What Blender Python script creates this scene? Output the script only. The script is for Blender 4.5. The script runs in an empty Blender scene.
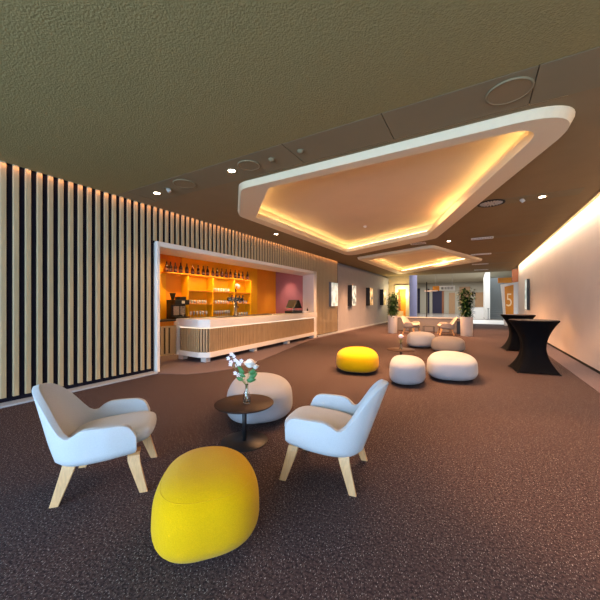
import bpy, bmesh, math, random
from mathutils import Vector, Matrix
random.seed(7)
PI = math.pi
C = bpy.context.scene.collection

# ------------------------------------------------------------------ camera
cam = bpy.data.cameras.new('camera')
cam.sensor_width = 36; cam.sensor_height = 36; cam.sensor_fit = 'HORIZONTAL'
cam.lens = 36 * 307 / 600
cam.shift_y = 2.7 / 600
cam.clip_end = 200
camo = bpy.data.objects.new('camera', cam); C.objects.link(camo)
camo.location = (0, 0, 1.5)
camo.rotation_euler = (PI/2, 0, math.atan(176/307))
bpy.context.scene.camera = camo

# ------------------------------------------------------------------ world, exposure
S = bpy.context.scene
S.view_settings.view_transform = 'Standard'
S.view_settings.look = 'None'
S.view_settings.gamma = 1
S.view_settings.use_curve_mapping = False
S.view_settings.exposure = 1.12
w = bpy.data.worlds.new('world'); S.world = w; w.use_nodes = True
w.node_tree.nodes['Background'].inputs[0].default_value = (0.62, 0.76, 1.0, 1)
w.node_tree.nodes['Background'].inputs[1].default_value = 1.5

def area(name, loc, rot, sx, sy, power, col, spread=None):
    l = bpy.data.lights.new(name, 'AREA'); l.shape = 'RECTANGLE'; l.size = sx; l.size_y = sy
    l.energy = power; l.color = col
    if spread: l.spread = spread
    o = bpy.data.objects.new(name, l); C.objects.link(o); o.location = loc; o.rotation_euler = rot
    return o
def spot(name, loc, power, col, size=1.4, blend=0.5, rot=(0,0,0), rad=0.04):
    l = bpy.data.lights.new(name, 'SPOT'); l.energy = power; l.color = col
    l.spot_size = size; l.spot_blend = blend; l.shadow_soft_size = rad
    o = bpy.data.objects.new(name, l); C.objects.link(o); o.location = loc; o.rotation_euler = rot
    return o
# daylight through the glazed end of the lobby behind the camera
area('window_daylight', (-1.6, -4.9, 1.75), (PI/2, 0, 0), 7.6, 3.1, 380, (0.46, 0.72, 1.0))
# daylit hall beyond the lobby
area('hall_daylight', (-2.0, 36, 4.25), (0, 0, 0), 11, 20, 900, (0.95, 0.98, 1.0))
# warm fill panels added inside the coffers, then the wall slot's own light
area('cove_fill', (-1.9, 6.9, 3.78), (0, 0, 0), 3.0, 3.4, 205, (1.0, .50, .22), 2.2)
area('cove_fill', (-2.6, 15.6, 3.78), (0, 0, 0), 2.4, 5.0, 420, (1.0, .48, .22), 2.4)
area('wall_slot_light', (2.12, 9.5, 3.74), (0, 0, 0), .06, 26, 190, (1.0, .74, .52))
area('slat_graze_fill', (-5.965, 5.0, 3.555), (0, 0, 0), .03, 18.5, 14, (1.0, .38, .12))  # added strip without a fitting, turns the slat tops orange

# ------------------------------------------------------------------ materials
def hexc(h):
    c = [int(h[i:i+2], 16)/255 for i in (0, 2, 4)]
    return tuple(x/12.92 if x <= .04045 else ((x+.055)/1.055)**2.4 for x in c) + (1,)
def mat(name, col, rough=0.6, metal=0.0, noise=0.0, scale=20, bump=0.0, bscale=80, trans=0.0, emis=None, estr=0, spec=None, sheen=0, coord='Object', stretch=(1,1,1)):
    m = bpy.data.materials.new(name); m.use_nodes = True
    nt = m.node_tree; b = nt.nodes['Principled BSDF']
    if isinstance(col, str): col = hexc(col)
    b.inputs['Base Color'].default_value = col
    b.inputs['Roughness'].default_value = rough
    b.inputs['Metallic'].default_value = metal
    if spec is not None: b.inputs['Specular IOR Level'].default_value = spec
    if sheen: b.inputs['Sheen Weight'].default_value = sheen
    if trans: b.inputs['Transmission Weight'].default_value = trans
    if emis:
        b.inputs['Emission Color'].default_value = emis; b.inputs['Emission Strength'].default_value = estr
    tc = nt.nodes.new('ShaderNodeTexCoord'); mp = nt.nodes.new('ShaderNodeMapping')
    mp.inputs['Scale'].default_value = stretch
    nt.links.new(tc.outputs[coord], mp.inputs['Vector'])
    if noise:
        n = nt.nodes.new('ShaderNodeTexNoise'); n.inputs['Scale'].default_value = scale; n.inputs['Detail'].default_value = 4
        nt.links.new(mp.outputs[0], n.inputs['Vector'])
        r = nt.nodes.new('ShaderNodeMapRange'); r.inputs[1].default_value = .3; r.inputs[2].default_value = .7
        r.inputs[3].default_value = 1-noise; r.inputs[4].default_value = 1+noise
        nt.links.new(n.outputs['Fac'], r.inputs[0])
        mx = nt.nodes.new('ShaderNodeVectorMath'); mx.operation = 'SCALE'; mx.inputs[0].default_value = col[:3]
        nt.links.new(r.outputs[0], mx.inputs['Scale']); nt.links.new(mx.outputs[0], b.inputs['Base Color'])
    if bump:
        n2 = nt.nodes.new('ShaderNodeTexNoise'); n2.inputs['Scale'].default_value = bscale; n2.inputs['Detail'].default_value = 3
        nt.links.new(mp.outputs[0], n2.inputs['Vector'])
        bp = nt.nodes.new('ShaderNodeBump'); bp.inputs['Strength'].default_value = bump; bp.inputs['Distance'].default_value = 0.01
        nt.links.new(n2.outputs['Fac'], bp.inputs['Height']); nt.links.new(bp.outputs[0], b.inputs['Normal'])
    return m
M = {}
M['ceiling_rough'] = mat('ceiling_rough', '8d8158', .95, noise=.08, scale=45, bump=.7, bscale=60, spec=.1)
M['ceiling'] = mat('ceiling_smooth', '8a785a', .9, noise=.03, scale=3, spec=.1)
M['cove'] = mat('warm_lit_plaster', 'd9c3a6', .9, noise=.02, scale=2, spec=.1)  # tint of the warm cove light put into the recess colour
M['skirting'] = mat('pale_metal_skirting', 'a7afb9', .35, noise=.02)
M['rim'] = mat('cream_rim', 'e0cfae', .6, noise=.01)
M['lavender'] = mat('lavender_wall', '8584a6', .8, noise=.05, scale=3, spec=.1)
M['panel'] = mat('ceiling_panel', '83775c', .8, noise=.03, scale=2, spec=.15)
M['seam'] = mat('dark_seam', '2a2620', .9)
M['white'] = mat('white_lacquer', 'e6e4df', .45, noise=.01)
M['white_wall'] = mat('white_wall', 'ebe4e1', .7, noise=.02, scale=2, bump=.1, bscale=60)
M['blue_wall'] = mat('grey_wall', '95969f', .75, noise=.04, scale=3, spec=.2)
M['slat'] = mat('oak_slat', 'b39f7c', .5, noise=.05, scale=6, stretch=(6,6,.6), spec=.3)
M['slat_bar'] = mat('oak_slat_bar', 'b0946e', .5, noise=.14, scale=8, stretch=(5,5,.5), spec=.3)
M['slat_back'] = mat('slat_backing', '181722', .9, noise=.1, spec=.1)
M['navy'] = mat('navy_panel', '241f38', .7, noise=.05)
M['orange'] = mat('orange_paint', 'f29a1c', .6, noise=.03, scale=3)
M['yellow_paint'] = mat('yellow_paint', 'f6b400', .55, noise=.03, scale=3)
M['shelf'] = mat('shelf_board', 'f0a028', .5, noise=.03)
M['purple'] = mat('mauve_paint', 'b06e6c', .7, noise=.03, scale=3)
M['worktop'] = mat('worktop', '3a3733', .35, noise=.1)
M['steel'] = mat('steel', '909090', .25, metal=1, noise=.03)
M['black'] = mat('black_plastic', '121212', .4, noise=.05)
M['blackmetal'] = mat('black_powder_coat', '17181c', .5, noise=.08, scale=40)
M['walnut'] = mat('dark_brown_top', '2e1c16', .5, noise=.12, spec=.25, scale=8, stretch=(1,8,1))
M['oak'] = mat('oak_leg', 'c9a070', .5, noise=.12, scale=10, stretch=(8,8,1))
M['fabric'] = mat('pale_grey_wool', 'b9bfc6', .95, noise=.06, scale=180, bump=.35, bscale=260, sheen=.15, spec=.1)
M['pouf_white'] = mat('pale_pouf_wool', 'a0a4ad', .95, noise=.05, scale=150, bump=.35, bscale=220, sheen=.15, spec=.1)
M['pouf_grey'] = mat('taupe_pouf_wool', '8d8784', .95, noise=.06, scale=150, bump=.35, bscale=220, sheen=.1, spec=.1)
M['pouf_yellow'] = mat('yellow_pouf_wool', 'd0a400', .9, noise=.07, scale=170, bump=.35, bscale=220, sheen=.1, spec=.1)
M['beige'] = mat('beige_wool', 'aba49c', .95, noise=.05, scale=150, bump=.3, bscale=220, spec=.1)
M['stretch'] = mat('black_stretch_cloth', '06070c', .8, noise=.1, scale=5, spec=.08)
M['cloth_top'] = mat('dark_cloth_top', '2a1c1e', .7, noise=.05)
M['glass'] = mat('clear_glass', 'f4fbff', .03, trans=1.0)
M['thin_glass'] = mat('tumbler_glass', 'ffffff', .1, trans=.5, noise=.0)
M['bottle'] = mat('brown_bottle', '2c0d08', .15, noise=.05)
M['label'] = mat('bottle_label', '5c3526', .6)
M['leaf'] = mat('leaf_green', '24451c', .45, noise=.25, scale=9)
M['leaf_light'] = mat('leaf_fresh', '3f7a45', .45, noise=.2, scale=30)
M['stem'] = mat('stem_brown', '4b3a22', .8, noise=.1)
M['stem_green'] = mat('stem_green', '5c7a3a', .6, noise=.1)
M['petal'] = mat('white_petal', 'f3f0ea', .7, noise=.03, scale=60, sheen=.2)
M['petal_pink'] = mat('pink_petal', 'eadfe8', .7, noise=.05, scale=60)
M['soil'] = mat('soil', '2b1f17', .95, noise=.3, scale=60, bump=.6)
M['pot'] = mat('white_pot', 'b4b5b8', .5, noise=.02)
M['grille'] = mat('grille_white', 'b9b4aa', .5, noise=.03)
M['partition'] = mat('grey_partition', '6e6e72', .7, noise=.04, scale=5)
M['pale_top'] = mat('pale_stone_top', 'd2cfcb', .3, noise=.03)
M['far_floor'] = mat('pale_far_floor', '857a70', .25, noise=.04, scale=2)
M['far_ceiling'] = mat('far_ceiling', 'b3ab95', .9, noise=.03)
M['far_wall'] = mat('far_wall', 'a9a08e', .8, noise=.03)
M['wood_door'] = mat('wood_door', 'a47c54', .5, noise=.1, scale=4, stretch=(5,5,.5))
M['sign_orange'] = mat('sign_orange', 'dc8a08', .5, noise=.02)
M['sign_cream'] = mat('sign_cream', 'fbe3ae', .5, noise=.01)
M['stair'] = mat('stair_grey', '6d7273', .6, noise=.05)
M['brown_panel'] = mat('brown_panel', '8a4f28', .5, noise=.08, scale=4)
def emit(name, col, s):
    m = bpy.data.materials.new(name); m.use_nodes = True; nt = m.node_tree
    b = nt.nodes['Principled BSDF']; b.inputs['Base Color'].default_value = (0,0,0,1)
    b.inputs['Emission Color'].default_value = (*col, 1); b.inputs['Emission Strength'].default_value = s
    return m
M['led'] = emit('warm_led', (1.0, .76, .36), 8)
M['led_bar'] = emit('warm_led_bar', (1.0, .80, .6), .6)
M['lamp'] = emit('lamp_glow', (1.0, .80, .55), 14)

def speckle(name, c0, c1, speck, thr, sc):
    m = bpy.data.materials.new(name); m.use_nodes = True; nt = m.node_tree; N = nt.nodes; L = nt.links
    b = N['Principled BSDF']; b.inputs['Roughness'].default_value = .95; b.inputs['Specular IOR Level'].default_value = .08
    tc = N.new('ShaderNodeTexCoord')
    n1 = N.new('ShaderNodeTexNoise'); n1.inputs['Scale'].default_value = 60; n1.inputs['Detail'].default_value = 3
    L.new(tc.outputs['Object'], n1.inputs['Vector'])
    r1 = N.new('ShaderNodeValToRGB'); r1.color_ramp.elements[0].position = .38; r1.color_ramp.elements[1].position = .65
    r1.color_ramp.elements[0].color = hexc(c0); r1.color_ramp.elements[1].color = hexc(c1)
    L.new(n1.outputs['Fac'], r1.inputs[0])
    mp = N.new('ShaderNodeMapping'); mp.inputs['Scale'].default_value = (1, .45, 1); mp.inputs['Rotation'].default_value = (0,0,.5)
    L.new(tc.outputs['Object'], mp.inputs['Vector'])
    n2 = N.new('ShaderNodeTexNoise'); n2.inputs['Scale'].default_value = sc; n2.inputs['Detail'].default_value = 1
    L.new(mp.outputs[0], n2.inputs['Vector'])
    r2 = N.new('ShaderNodeMapRange'); r2.inputs[1].default_value = thr; r2.inputs[2].default_value = thr+.08
    L.new(n2.outputs['Fac'], r2.inputs[0])
    mx = N.new('ShaderNodeMix'); mx.data_type = 'RGBA'
    L.new(r2.outputs[0], mx.inputs[0]); L.new(r1.outputs[0], mx.inputs[6]); mx.inputs[7].default_value = hexc(speck)
    L.new(mx.outputs[2], b.inputs['Base Color'])
    bp = N.new('ShaderNodeBump'); bp.inputs['Strength'].default_value = .5; bp.inputs['Distance'].default_value = .01
    L.new(n1.outputs['Fac'], bp.inputs['Height']); L.new(bp.outputs[0], b.inputs['Normal'])
    return m
M['carpet'] = speckle('speckled_carpet', '30282c', '554646', 'a8a2a2', .64, 165)
M['border'] = speckle('plain_border_carpet', '655b62', '74696f', '80757b', .62, 165)

# ------------------------------------------------------------------ geometry helpers
def obj(name, bm, m, parent=None, smooth=False, bevel=0, sub=0, solid=0):
    me = bpy.data.meshes.new(name)
    bmesh.ops.recalc_face_normals(bm, faces=bm.faces[:])
    bm.to_mesh(me); bm.free()
    if isinstance(m, (list, tuple)):
        for q in m: me.materials.append(M[q])
    else: me.materials.append(M[m])
    if smooth:
        for p in me.polygons: p.use_smooth = True
    o = bpy.data.objects.new(name, me); C.objects.link(o)
    if parent: o.parent = parent
    if solid:
        s = o.modifiers.new('solid', 'SOLIDIFY'); s.thickness = solid; s.offset = 0
    if bevel:
        b = o.modifiers.new('bevel', 'BEVEL'); b.width = bevel; b.segments = 2; b.limit_method = 'ANGLE'
    if sub:
        s = o.modifiers.new('sub', 'SUBSURF'); s.levels = sub; s.render_levels = sub
    return o
def thing(name, label, cat, loc=(0,0,0), rz=0, group=None):
    o = bpy.data.objects.new(name, None); o.empty_display_size = .1; C.objects.link(o)
    o.location = loc; o.rotation_euler = (0,0,rz); o['label'] = label; o['category'] = cat
    if group: o['group'] = group
    return o
def tag(o, label, cat, group=None):
    o['label'] = label; o['category'] = cat
    if group: o['group'] = group
    return o
def struct(o):
    o['kind'] = 'structure'; return o
def box(bm, x0, y0, z0, x1, y1, z1, mi=0, T=None):
    vs = [bm.verts.new((x, y, z)) for x in (x0, x1) for y in (y0, y1) for z in (z0, z1)]
    if T is not None:
        for v in vs: v.co = T @ v.co
    for f in ((0,1,3,2),(4,6,7,5),(0,4,5,1),(2,3,7,6),(0,2,6,4),(1,5,7,3)):
        bm.faces.new([vs[i] for i in f]).material_index = mi
def prism(bm, pts, z0, z1, mi=0, cap=True):
    a = [bm.verts.new((x, y, z0)) for x, y in pts]; b = [bm.verts.new((x, y, z1)) for x, y in pts]
    n = len(pts)
    for i in range(n):
        bm.faces.new((a[i], a[(i+1)%n], b[(i+1)%n], b[i])).material_index = mi
    if cap:
        bm.faces.new(a[::-1]).material_index = mi; bm.faces.new(b).material_index = mi
def lathe(bm, prof, cx=0, cy=0, n=24, mi=0, cz=0, close=True):
    rings = []
    for r, z in prof:
        if r < 1e-5: rings.append([bm.verts.new((cx, cy, cz+z))])
        else: rings.append([bm.verts.new((cx+r*math.cos(2*PI*i/n), cy+r*math.sin(2*PI*i/n), cz+z)) for i in range(n)])
    for a, b in zip(rings, rings[1:]):
        for i in range(n):
            j = (i+1) % n
            if len(a) == 1 and len(b) == 1: continue
            if len(a) == 1: f = bm.faces.new((a[0], b[j], b[i]))
            elif len(b) == 1: f = bm.faces.new((a[i], a[j], b[0]))
            else: f = bm.faces.new((a[i], a[j], b[j], b[i]))
            f.material_index = mi
def tube(bm, pts, r, n=8, mi=0, closed=False):
    pts = [Vector(p) for p in pts]; rings = []; m = len(pts)
    for k, p in enumerate(pts):
        if closed: d = pts[(k+1)%m] - pts[k-1]
        else: d = pts[min(k+1, m-1)] - pts[max(k-1, 0)]
        d.normalize(); up = Vector((0,0,1)) if abs(d.z) < .95 else Vector((1,0,0))
        a = d.cross(up).normalized(); b = d.cross(a)
        rr = r[k] if isinstance(r, (list, tuple)) else r
        rings.append([bm.verts.new(p + rr*(a*math.cos(2*PI*i/n) + b*math.sin(2*PI*i/n))) for i in range(n)])
    pr = list(zip(rings, rings[1:])) + ([(rings[-1], rings[0])] if closed else [])
    for A, B in pr:
        for i in range(n):
            bm.faces.new((A[i], A[(i+1)%n], B[(i+1)%n], B[i])).material_index = mi
    if not closed:
        bm.faces.new(rings[0][::-1]).material_index = mi; bm.faces.new(rings[-1]).material_index = mi
def rounded(poly, rad, n=14):
    out = []; m = len(poly)
    for i in range(m):
        p = Vector(poly[i]); a = Vector(poly[i-1]) - p; b = Vector(poly[(i+1)%m]) - p
        r = rad[i] if isinstance(rad, (list, tuple)) else rad
        la, lb = a.length, b.length; a.normalize(); b.normalize()
        ang = a.angle(b); d = min(r/math.tan(ang/2), la*.45, lb*.45); r = d*math.tan(ang/2)
        s = p + a*d; e = p + b*d
        for k in range(n+1):
            t = k/n
            q = s*(1-t)**2 + p*2*t*(1-t) + e*t*t
            out.append((q.x, q.y))
    return out
def offset(poly, d):
    # positive d grows a counter-clockwise polygon
    out = []; m = len(poly)
    for i in range(m):
        p = Vector(poly[i]); a = (p - Vector(poly[i-1])).normalized(); b = (Vector(poly[(i+1)%m]) - p).normalized()
        na = Vector((a.y, -a.x)); nb = Vector((b.y, -b.x)); k = (na+nb)/(1+na.dot(nb))
        q = p + k*d; out.append((q.x, q.y))
    return out
def copy_tree(o, parent=None):
    c = o.copy(); C.objects.link(c)
    if parent:
        c.parent = parent
    for ch in list(o.children): copy_tree(ch, c)
    return c

# ================================================================== SETTING
CH = 3.57
XL, XR = -6.12, 2.24
# floor: speckled carpet, border strips, recessed bar floor, pale far floor
bm = bmesh.new(); box(bm, -6.6, -5, -.12, 2.35, 25.2, 0); struct(obj('floor', bm, 'carpet'))
bm = bmesh.new()
curve = [(-5.42, 1.0), (-5.5, 3.2), (-5.5, 4.0), (-5.25, 4.4), (-4.98, 4.75), (-4.82, 5.2), (-4.8, 5.8), (-4.9, 6.6), (-5.15, 7.8), (-5.5, 9.4), (-5.75, 10.8), (-5.78, 12.2), (-5.78, 24.6), (-6.12, 24.6), (-6.12, 1.0)]
prism(bm, [(-6.12, 4.12), (-5.86, 4.12)] + curve[3:13] + [(-6.12, 24.6)], 0, .006)
struct(obj('trim_1', bm, 'border'))
bm = bmesh.new(); box(bm, 1.78, -5, 0, 2.24, 22.9, .006); struct(obj('trim_2', bm, 'border'))
bm = bmesh.new(); box(bm, -8.6, 4.0, -.12, -6.12, 12.6, .004); struct(obj('trim_3', bm, 'border'))
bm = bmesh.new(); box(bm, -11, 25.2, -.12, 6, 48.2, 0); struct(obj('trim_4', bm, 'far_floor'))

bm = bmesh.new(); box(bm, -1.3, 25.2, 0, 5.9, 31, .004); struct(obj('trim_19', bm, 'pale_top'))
# ceiling with two hexagonal coffer openings
def ccw(p):
    a = sum(p[i-1][0]*p[i][1] - p[i][0]*p[i-1][1] for i in range(len(p)))
    return p if a > 0 else p[::-1]
O1 = [(-3.55, 4.07), (1.14, 4.07), (-1.03, 10.27), (-4.70, 12.38), (-4.72, 5.37)]
I1 = [(-3.08, 4.30), (0.70, 4.30), (-1.22, 9.62), (-4.38, 11.30), (-4.42, 5.66)]
O2 = [(-1.35, 11.84), (0.30, 16.9), (-4.68, 22.2), (-4.72, 13.38)]
I2 = [(-1.46, 12.55), (-0.18, 16.3), (-4.28, 20.9), (-4.32, 13.95)]
O1, I1, O2, I2 = map(ccw, (O1, I1, O2, I2))
R1 = rounded(O1, [.38, .55, .38, .38, .38]); Q1 = rounded(I1, [.14, .3, .14, .14, .14])
R2 = rounded(O2, .30); Q2 = rounded(I2, .14)
def plate(loops, z, zt=None):
    bm = bmesh.new(); ed = []
    for lp in loops:
        vs = [bm.verts.new((x, y, z)) for x, y in lp]
        for i in range(len(vs)): ed.append(bm.edges.new((vs[i-1], vs[i])))
    bmesh.ops.triangle_fill(bm, use_beauty=True, use_dissolve=False, edges=ed)
    return bm
bm = plate([[(-8.6, 3.99), (1.98, 3.99), (1.98, 24.2), (-8.6, 24.2)], R1, R2], CH)
o = struct(obj('ceiling', bm, 'ceiling'))
bm = bmesh.new(); box(bm, -6.6, -5, CH, 2.0, 3.35, CH+.1); o2 = struct(obj('ceiling', bm, 'ceiling_rough')); o2.name = 'ceiling.001'
# upper slab closing the plenum
bm = bmesh.new(); box(bm, -8.7, -5, 4.0, 2.6, 24.5, 4.1); struct(obj('ceiling', bm, 'ceiling'))
bm = bmesh.new(); box(bm, -8.7, 24.2, CH, 2.6, 24.32, 4.4); struct(obj('trim_5', bm, 'ceiling'))
# service band near the camera, with seams
bm = bmesh.new()
xs = [-5.64, -2.2, -.9, .48, 1.98]
box(bm, -6.6, 3.352, CH, -5.645, 3.988, CH+.05)
for a, b in zip(xs, xs[1:]): box(bm, a+.005, 3.36, CH-.002, b-.005, 3.98, CH+.05)
box(bm, -6.6, 3.35, CH+.02, 2.0, 3.99, CH+.1, 1)
struct(obj('trim_6', bm, ['panel', 'seam']))
bm = bmesh.new()
for yc in (7.52, 11.42, 15.15, 19.0):
    box(bm, .12 if yc > 8 else -.1, yc-.2, CH-.004, 1.7, yc+.2, CH+.01)
struct(obj('trim_7', bm, 'panel'))

def coffer(tn, R, Q, O, I, rec):
    zt, zl = CH + .02, CH - .10
    n = len(R)
    bm = bmesh.new()
    def loop(pts, z): return [bm.verts.new((x, y, z)) for x, y in pts]
    Rin = rounded(offset(O, -.035), [.36, .53, .36, .36, .36] if n == len(R1) else .28)
    Rin = Rin if len(Rin) == n else R
    Ls = [loop(R, zt), loop(R, CH-.015), loop(Rin, zl), loop(Q, zl), loop(Q, zl+.13), loop(rounded(offset(I, .16), .2), zl+.13)]
    # stepped recess behind the lip
    Ls.append(loop(rounded(offset(I, .16), .2), rec))
    for a, b in zip(Ls, Ls[1:]):
        k = len(a)
        mi = 1 if a in (Ls[-2], Ls[-3]) else 0
        for i in range(k): bm.faces.new((a[i-1], a[i], b[i], b[i-1])).material_index = mi
    bm.faces.new(Ls[-1]).material_index = 1
    o = struct(obj(tn, bm, ['rim', 'cove']))
    bm = bmesh.new()
    P1 = [(x, y, zl+.15) for x, y in rounded(offset(I, .10), .16)]
    tube(bm, P1, .012, 6, closed=True)
    obj('light_strip', bm, 'led', o)
    return o
coffer('trim_8', R1, Q1, O1, I1, CH+.24)
coffer('trim_9', R2, Q2, O2, I2, CH+.24)

# walls
bm = bmesh.new()
box(bm, -6.2, -5, 0, -6.035, 4.17, CH); box(bm, -6.2, 4.17, 2.8, -6.035, 11.9, CH); box(bm, -6.2, 11.9, 0, -6.035, 14.33, CH)
struct(obj('wall_left', bm, 'slat_back'))
bm = bmesh.new()
box(bm, -6.3, 14.33, 0, -6.02, 24.6, CH-.16); box(bm, -6.3, 14.33, CH-.16, -6.2, 24.6, CH)
struct(obj('wall_left', bm, 'blue_wall'))
# slat cladding, every slat a trapezoid batten
bm = bmesh.new()
y = 1.885 - .1446*46
while y < 14.3:
    # front face centred a little beyond y; battens taper to the front
    z0 = .10
    if 14.28 < y: break
    if 4.17-.05 < y+.03 < 11.9: z0 = 2.84
    p = [(-6.035, y-.037), (-6.006, y-.035), (-6.0, y-.028), (-6.0, y+.030), (-6.005, y+.034), (-6.035, y+.035)]
    prism(bm, p, z0, CH)
    y += .1446
struct(obj('trim_10', bm, 'slat'))
# pale skirting along the left wall
bm = bmesh.new(); box(bm, -6.05, -5, 0, -5.84, 4.15, .03); box(bm, -6.13, 11.92, 0, -5.93, 24.6, .07)
struct(obj('baseboard_left', bm, 'skirting', bevel=.004))
# right wall, washed from a slot at the ceiling
bm = bmesh.new(); box(bm, XR, -5, .07, XR+.12, 22.9, 4.0); struct(obj('wall_right', bm, 'white_wall'))
bm = bmesh.new(); box(bm, XR+.02, -5, 0, XR+.1, 22.9, .07); struct(obj('baseboard_right', bm, 'seam'))
bm = bmesh.new(); box(bm, 1.96, -5, CH-.01, 2.0, 24.2, CH+.16); slot = struct(obj('trim_11', bm, 'ceiling'))
bm = bmesh.new(); box(bm, 1.90, -3, CH+.19, 1.96, 22.8, CH+.21); obj('light_strip', bm, 'led', slot)
# return fascia at the end of the right wall
bm = bmesh.new(); box(bm, 1.92, 22.9, 2.78, XR+.12, 23.0, CH); struct(obj('trim_12', bm, 'brown_panel'))
# wall behind the camera: mullioned glazing
bm = bmesh.new()
for x in (-6.1, -4.05, -2.0, .05, 2.1): box(bm, x-.04, -5.0, 0, x+.04, -4.92, CH)
box(bm, -6.1, -5, 0, 2.2, -4.92, .12); box(bm, -6.1, -5, CH-.14, 2.2, -4.92, CH)
struct(obj('window_1', bm, 'blackmetal'))

# bar recess
bm = bmesh.new(); box(bm, -8.5, 4.0, 0, -8.4, 12.6, 3.3); struct(obj('wall_back', bm, 'orange'))
bm = bmesh.new(); box(bm, -8.4, 12.3, 0, -6.3, 12.42, 3.3); struct(obj('wall_front', bm, 'purple'))
bm = bmesh.new(); box(bm, -8.4, 4.0, 0, -6.3, 4.1, 3.3); struct(obj('wall_side', bm, 'orange'))
bm = bmesh.new(); box(bm, -8.5, 4.0, 3.2, -6.3, 12.5, 3.3); struct(obj('ceiling', bm, 'orange'))
# deep white portal frame, splayed on the right
bm = bmesh.new()
box(bm, -6.85, 4.2, 0, -5.95, 4.27, 2.83)
prism(bm, [(-6.85, 4.27), (-5.95, 4.27), (-5.95, 11.82), (-6.0, 11.9), (-6.85, 12.35)], 2.72, 2.83)
prism(bm, [(-5.95, 11.57), (-5.95, 11.82), (-6.0, 11.9), (-6.85, 12.35), (-6.85, 12.2)], 0, 2.83)
struct(obj('trim_13', bm, 'white', bevel=.008))

# far hall
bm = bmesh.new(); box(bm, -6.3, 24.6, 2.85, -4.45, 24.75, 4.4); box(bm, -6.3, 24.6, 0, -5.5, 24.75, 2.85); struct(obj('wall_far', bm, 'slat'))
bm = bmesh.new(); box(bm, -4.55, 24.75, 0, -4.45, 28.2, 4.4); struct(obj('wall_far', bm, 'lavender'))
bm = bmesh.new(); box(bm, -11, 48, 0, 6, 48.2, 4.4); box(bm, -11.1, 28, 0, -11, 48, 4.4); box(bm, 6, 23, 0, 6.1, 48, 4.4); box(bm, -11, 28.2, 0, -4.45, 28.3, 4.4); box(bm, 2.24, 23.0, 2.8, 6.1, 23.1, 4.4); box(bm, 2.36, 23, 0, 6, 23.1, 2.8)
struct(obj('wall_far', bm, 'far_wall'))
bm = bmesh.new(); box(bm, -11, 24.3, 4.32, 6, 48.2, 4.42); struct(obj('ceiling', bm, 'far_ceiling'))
# openings, columns and doors in the far wall
bm = bmesh.new(); box(bm, -7.75, 47.93, 0, -7.1, 48, 3.6); box(bm, -6.1, 47.93, 0, -5.85, 48, 3.5); struct(obj('trim_14', bm, 'navy'))
bm = bmesh.new(); box(bm, -7.1, 47.7, 0, -6.15, 48, 3.75); box(bm, -5.82, 47.7, 0, -5.45, 48, 3.75); struct(obj('trim_15', bm, 'far_wall'))
bm = bmesh.new(); box(bm, -5.45, 47.9, 0, -4.2, 48, 3.45); box(bm, -4.2, 47.88, 0, -3.95, 48, 3.45, 1); struct(obj('door_1', bm, ['navy', 'brown_panel']))
bm = bmesh.new(); box(bm, -3.3, 47.9, 0, -2.55, 48, 2.9); struct(obj('door_2', bm, 'wood_door'))
bm = bmesh.new(); box(bm, -.1, 47.9, 0, .95, 48, 2.9); struct(obj('door_3', bm, 'wood_door'))
bm = bmesh.new(); box(bm, -2.0, 47.9, 1.2, -.7, 48, 3.7); struct(obj('trim_16', bm, 'wood_door'))
# yellow framed doorway in the far return wall
bm = bmesh.new()
box(bm, -5.5, 24.5, 0, -5.28, 24.75, 2.85); box(bm, -4.68, 24.5, 0, -4.45, 24.75, 2.85); box(bm, -5.28, 24.5, 2.55, -4.68, 24.75, 2.85)
box(bm, -5.28, 24.7, 0, -4.68, 24.8, 2.55, 1); box(bm, -5.28, 24.66, .9, -5.1, 24.7, 2.5, 2); box(bm, -5.28, 24.6, 0, -4.9, 24.7, .85, 3)
struct(obj('door_4', bm, ['sign_cream', 'orange', 'brown_panel', 'sign_cream']))
# staircase and its white side wall
bm = bmesh.new()
for k in range(25): box(bm, 1.12, 33+.29*k, 0 if k < 1 else .17*k-.05, 2.6, 33+.29*(k+1), .17*(k+1)-.03)
for k in range(25): box(bm, 1.12, 33+.29*k-.02, .17*(k+1)-.03, 2.6, 33+.29*(k+1), .17*(k+1))
point = bpy.data.lights.new('doorway_fill', 'POINT'); point.energy = 60; point.color = (1, .8, .4)  # added fill to brighten the yellow doorway, no fitting there
po = bpy.data.objects.new('doorway_fill', point); C.objects.link(po); po.location = (-4.95, 24.0, 2.2)
stair = struct(obj('trim_17', bm, 'stair'))
bm = bmesh.new(); box(bm, .72, 32.6, 0, 1.1, 40, 4.3); struct(obj('trim_18', bm, 'white'))

# ================================================================== LIGHT FITTINGS
def downlight(x, y, label, lit=True, power=70, group=None, col=(1.0, .55, .28), size=1.5, rad=.055):
    t = thing('downlight', label, 'ceiling light', (x, y, CH), 0, group)
    bm = bmesh.new(); lathe(bm, [(rad, -.006), (rad+.025, -.008), (rad+.03, -.001), (rad, -.001)], n=24); obj('trim_ring', bm, 'panel', t, True)
    bm = bmesh.new(); lathe(bm, [(0, -.016), (rad*.8, -.012), (rad, -.006)], n=24); obj('lens', bm, 'lamp' if lit else 'seam', t)
    if power:
        s = spot('downlight_beam', (x, y, CH-.03), power, col, size, .8); 
    return t
downlight(-5.22, 3.68, 'lit round downlight nearest the slatted wall in the near ceiling band')
downlight(-3.32, 3.64, 'lit round downlight between the two smaller ceiling speakers in the near band')
downlight(-5.23, 7.67, 'lit round downlight beside the left flank of the big ceiling recess')
downlight(1.12, 7.54, 'brightest lit round downlight near the right wall, before the second ceiling row')
downlight(-.79, 11.42, 'small lit downlight between the two ceiling recesses')
for x, y, p in ((1.05, 3.66, 60), (-5.3, 11.45, 60), (-5.3, 15.2, 50), (1.1, 15.2, 50), (1.1, 11.4, 60), (-5.3, 19.0, 50), (1.1, 19.0, 50)):
    spot('downlight_beam', (x, y, CH-.03), p*4, (1, .45, .18), 1.0, .6)
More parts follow.
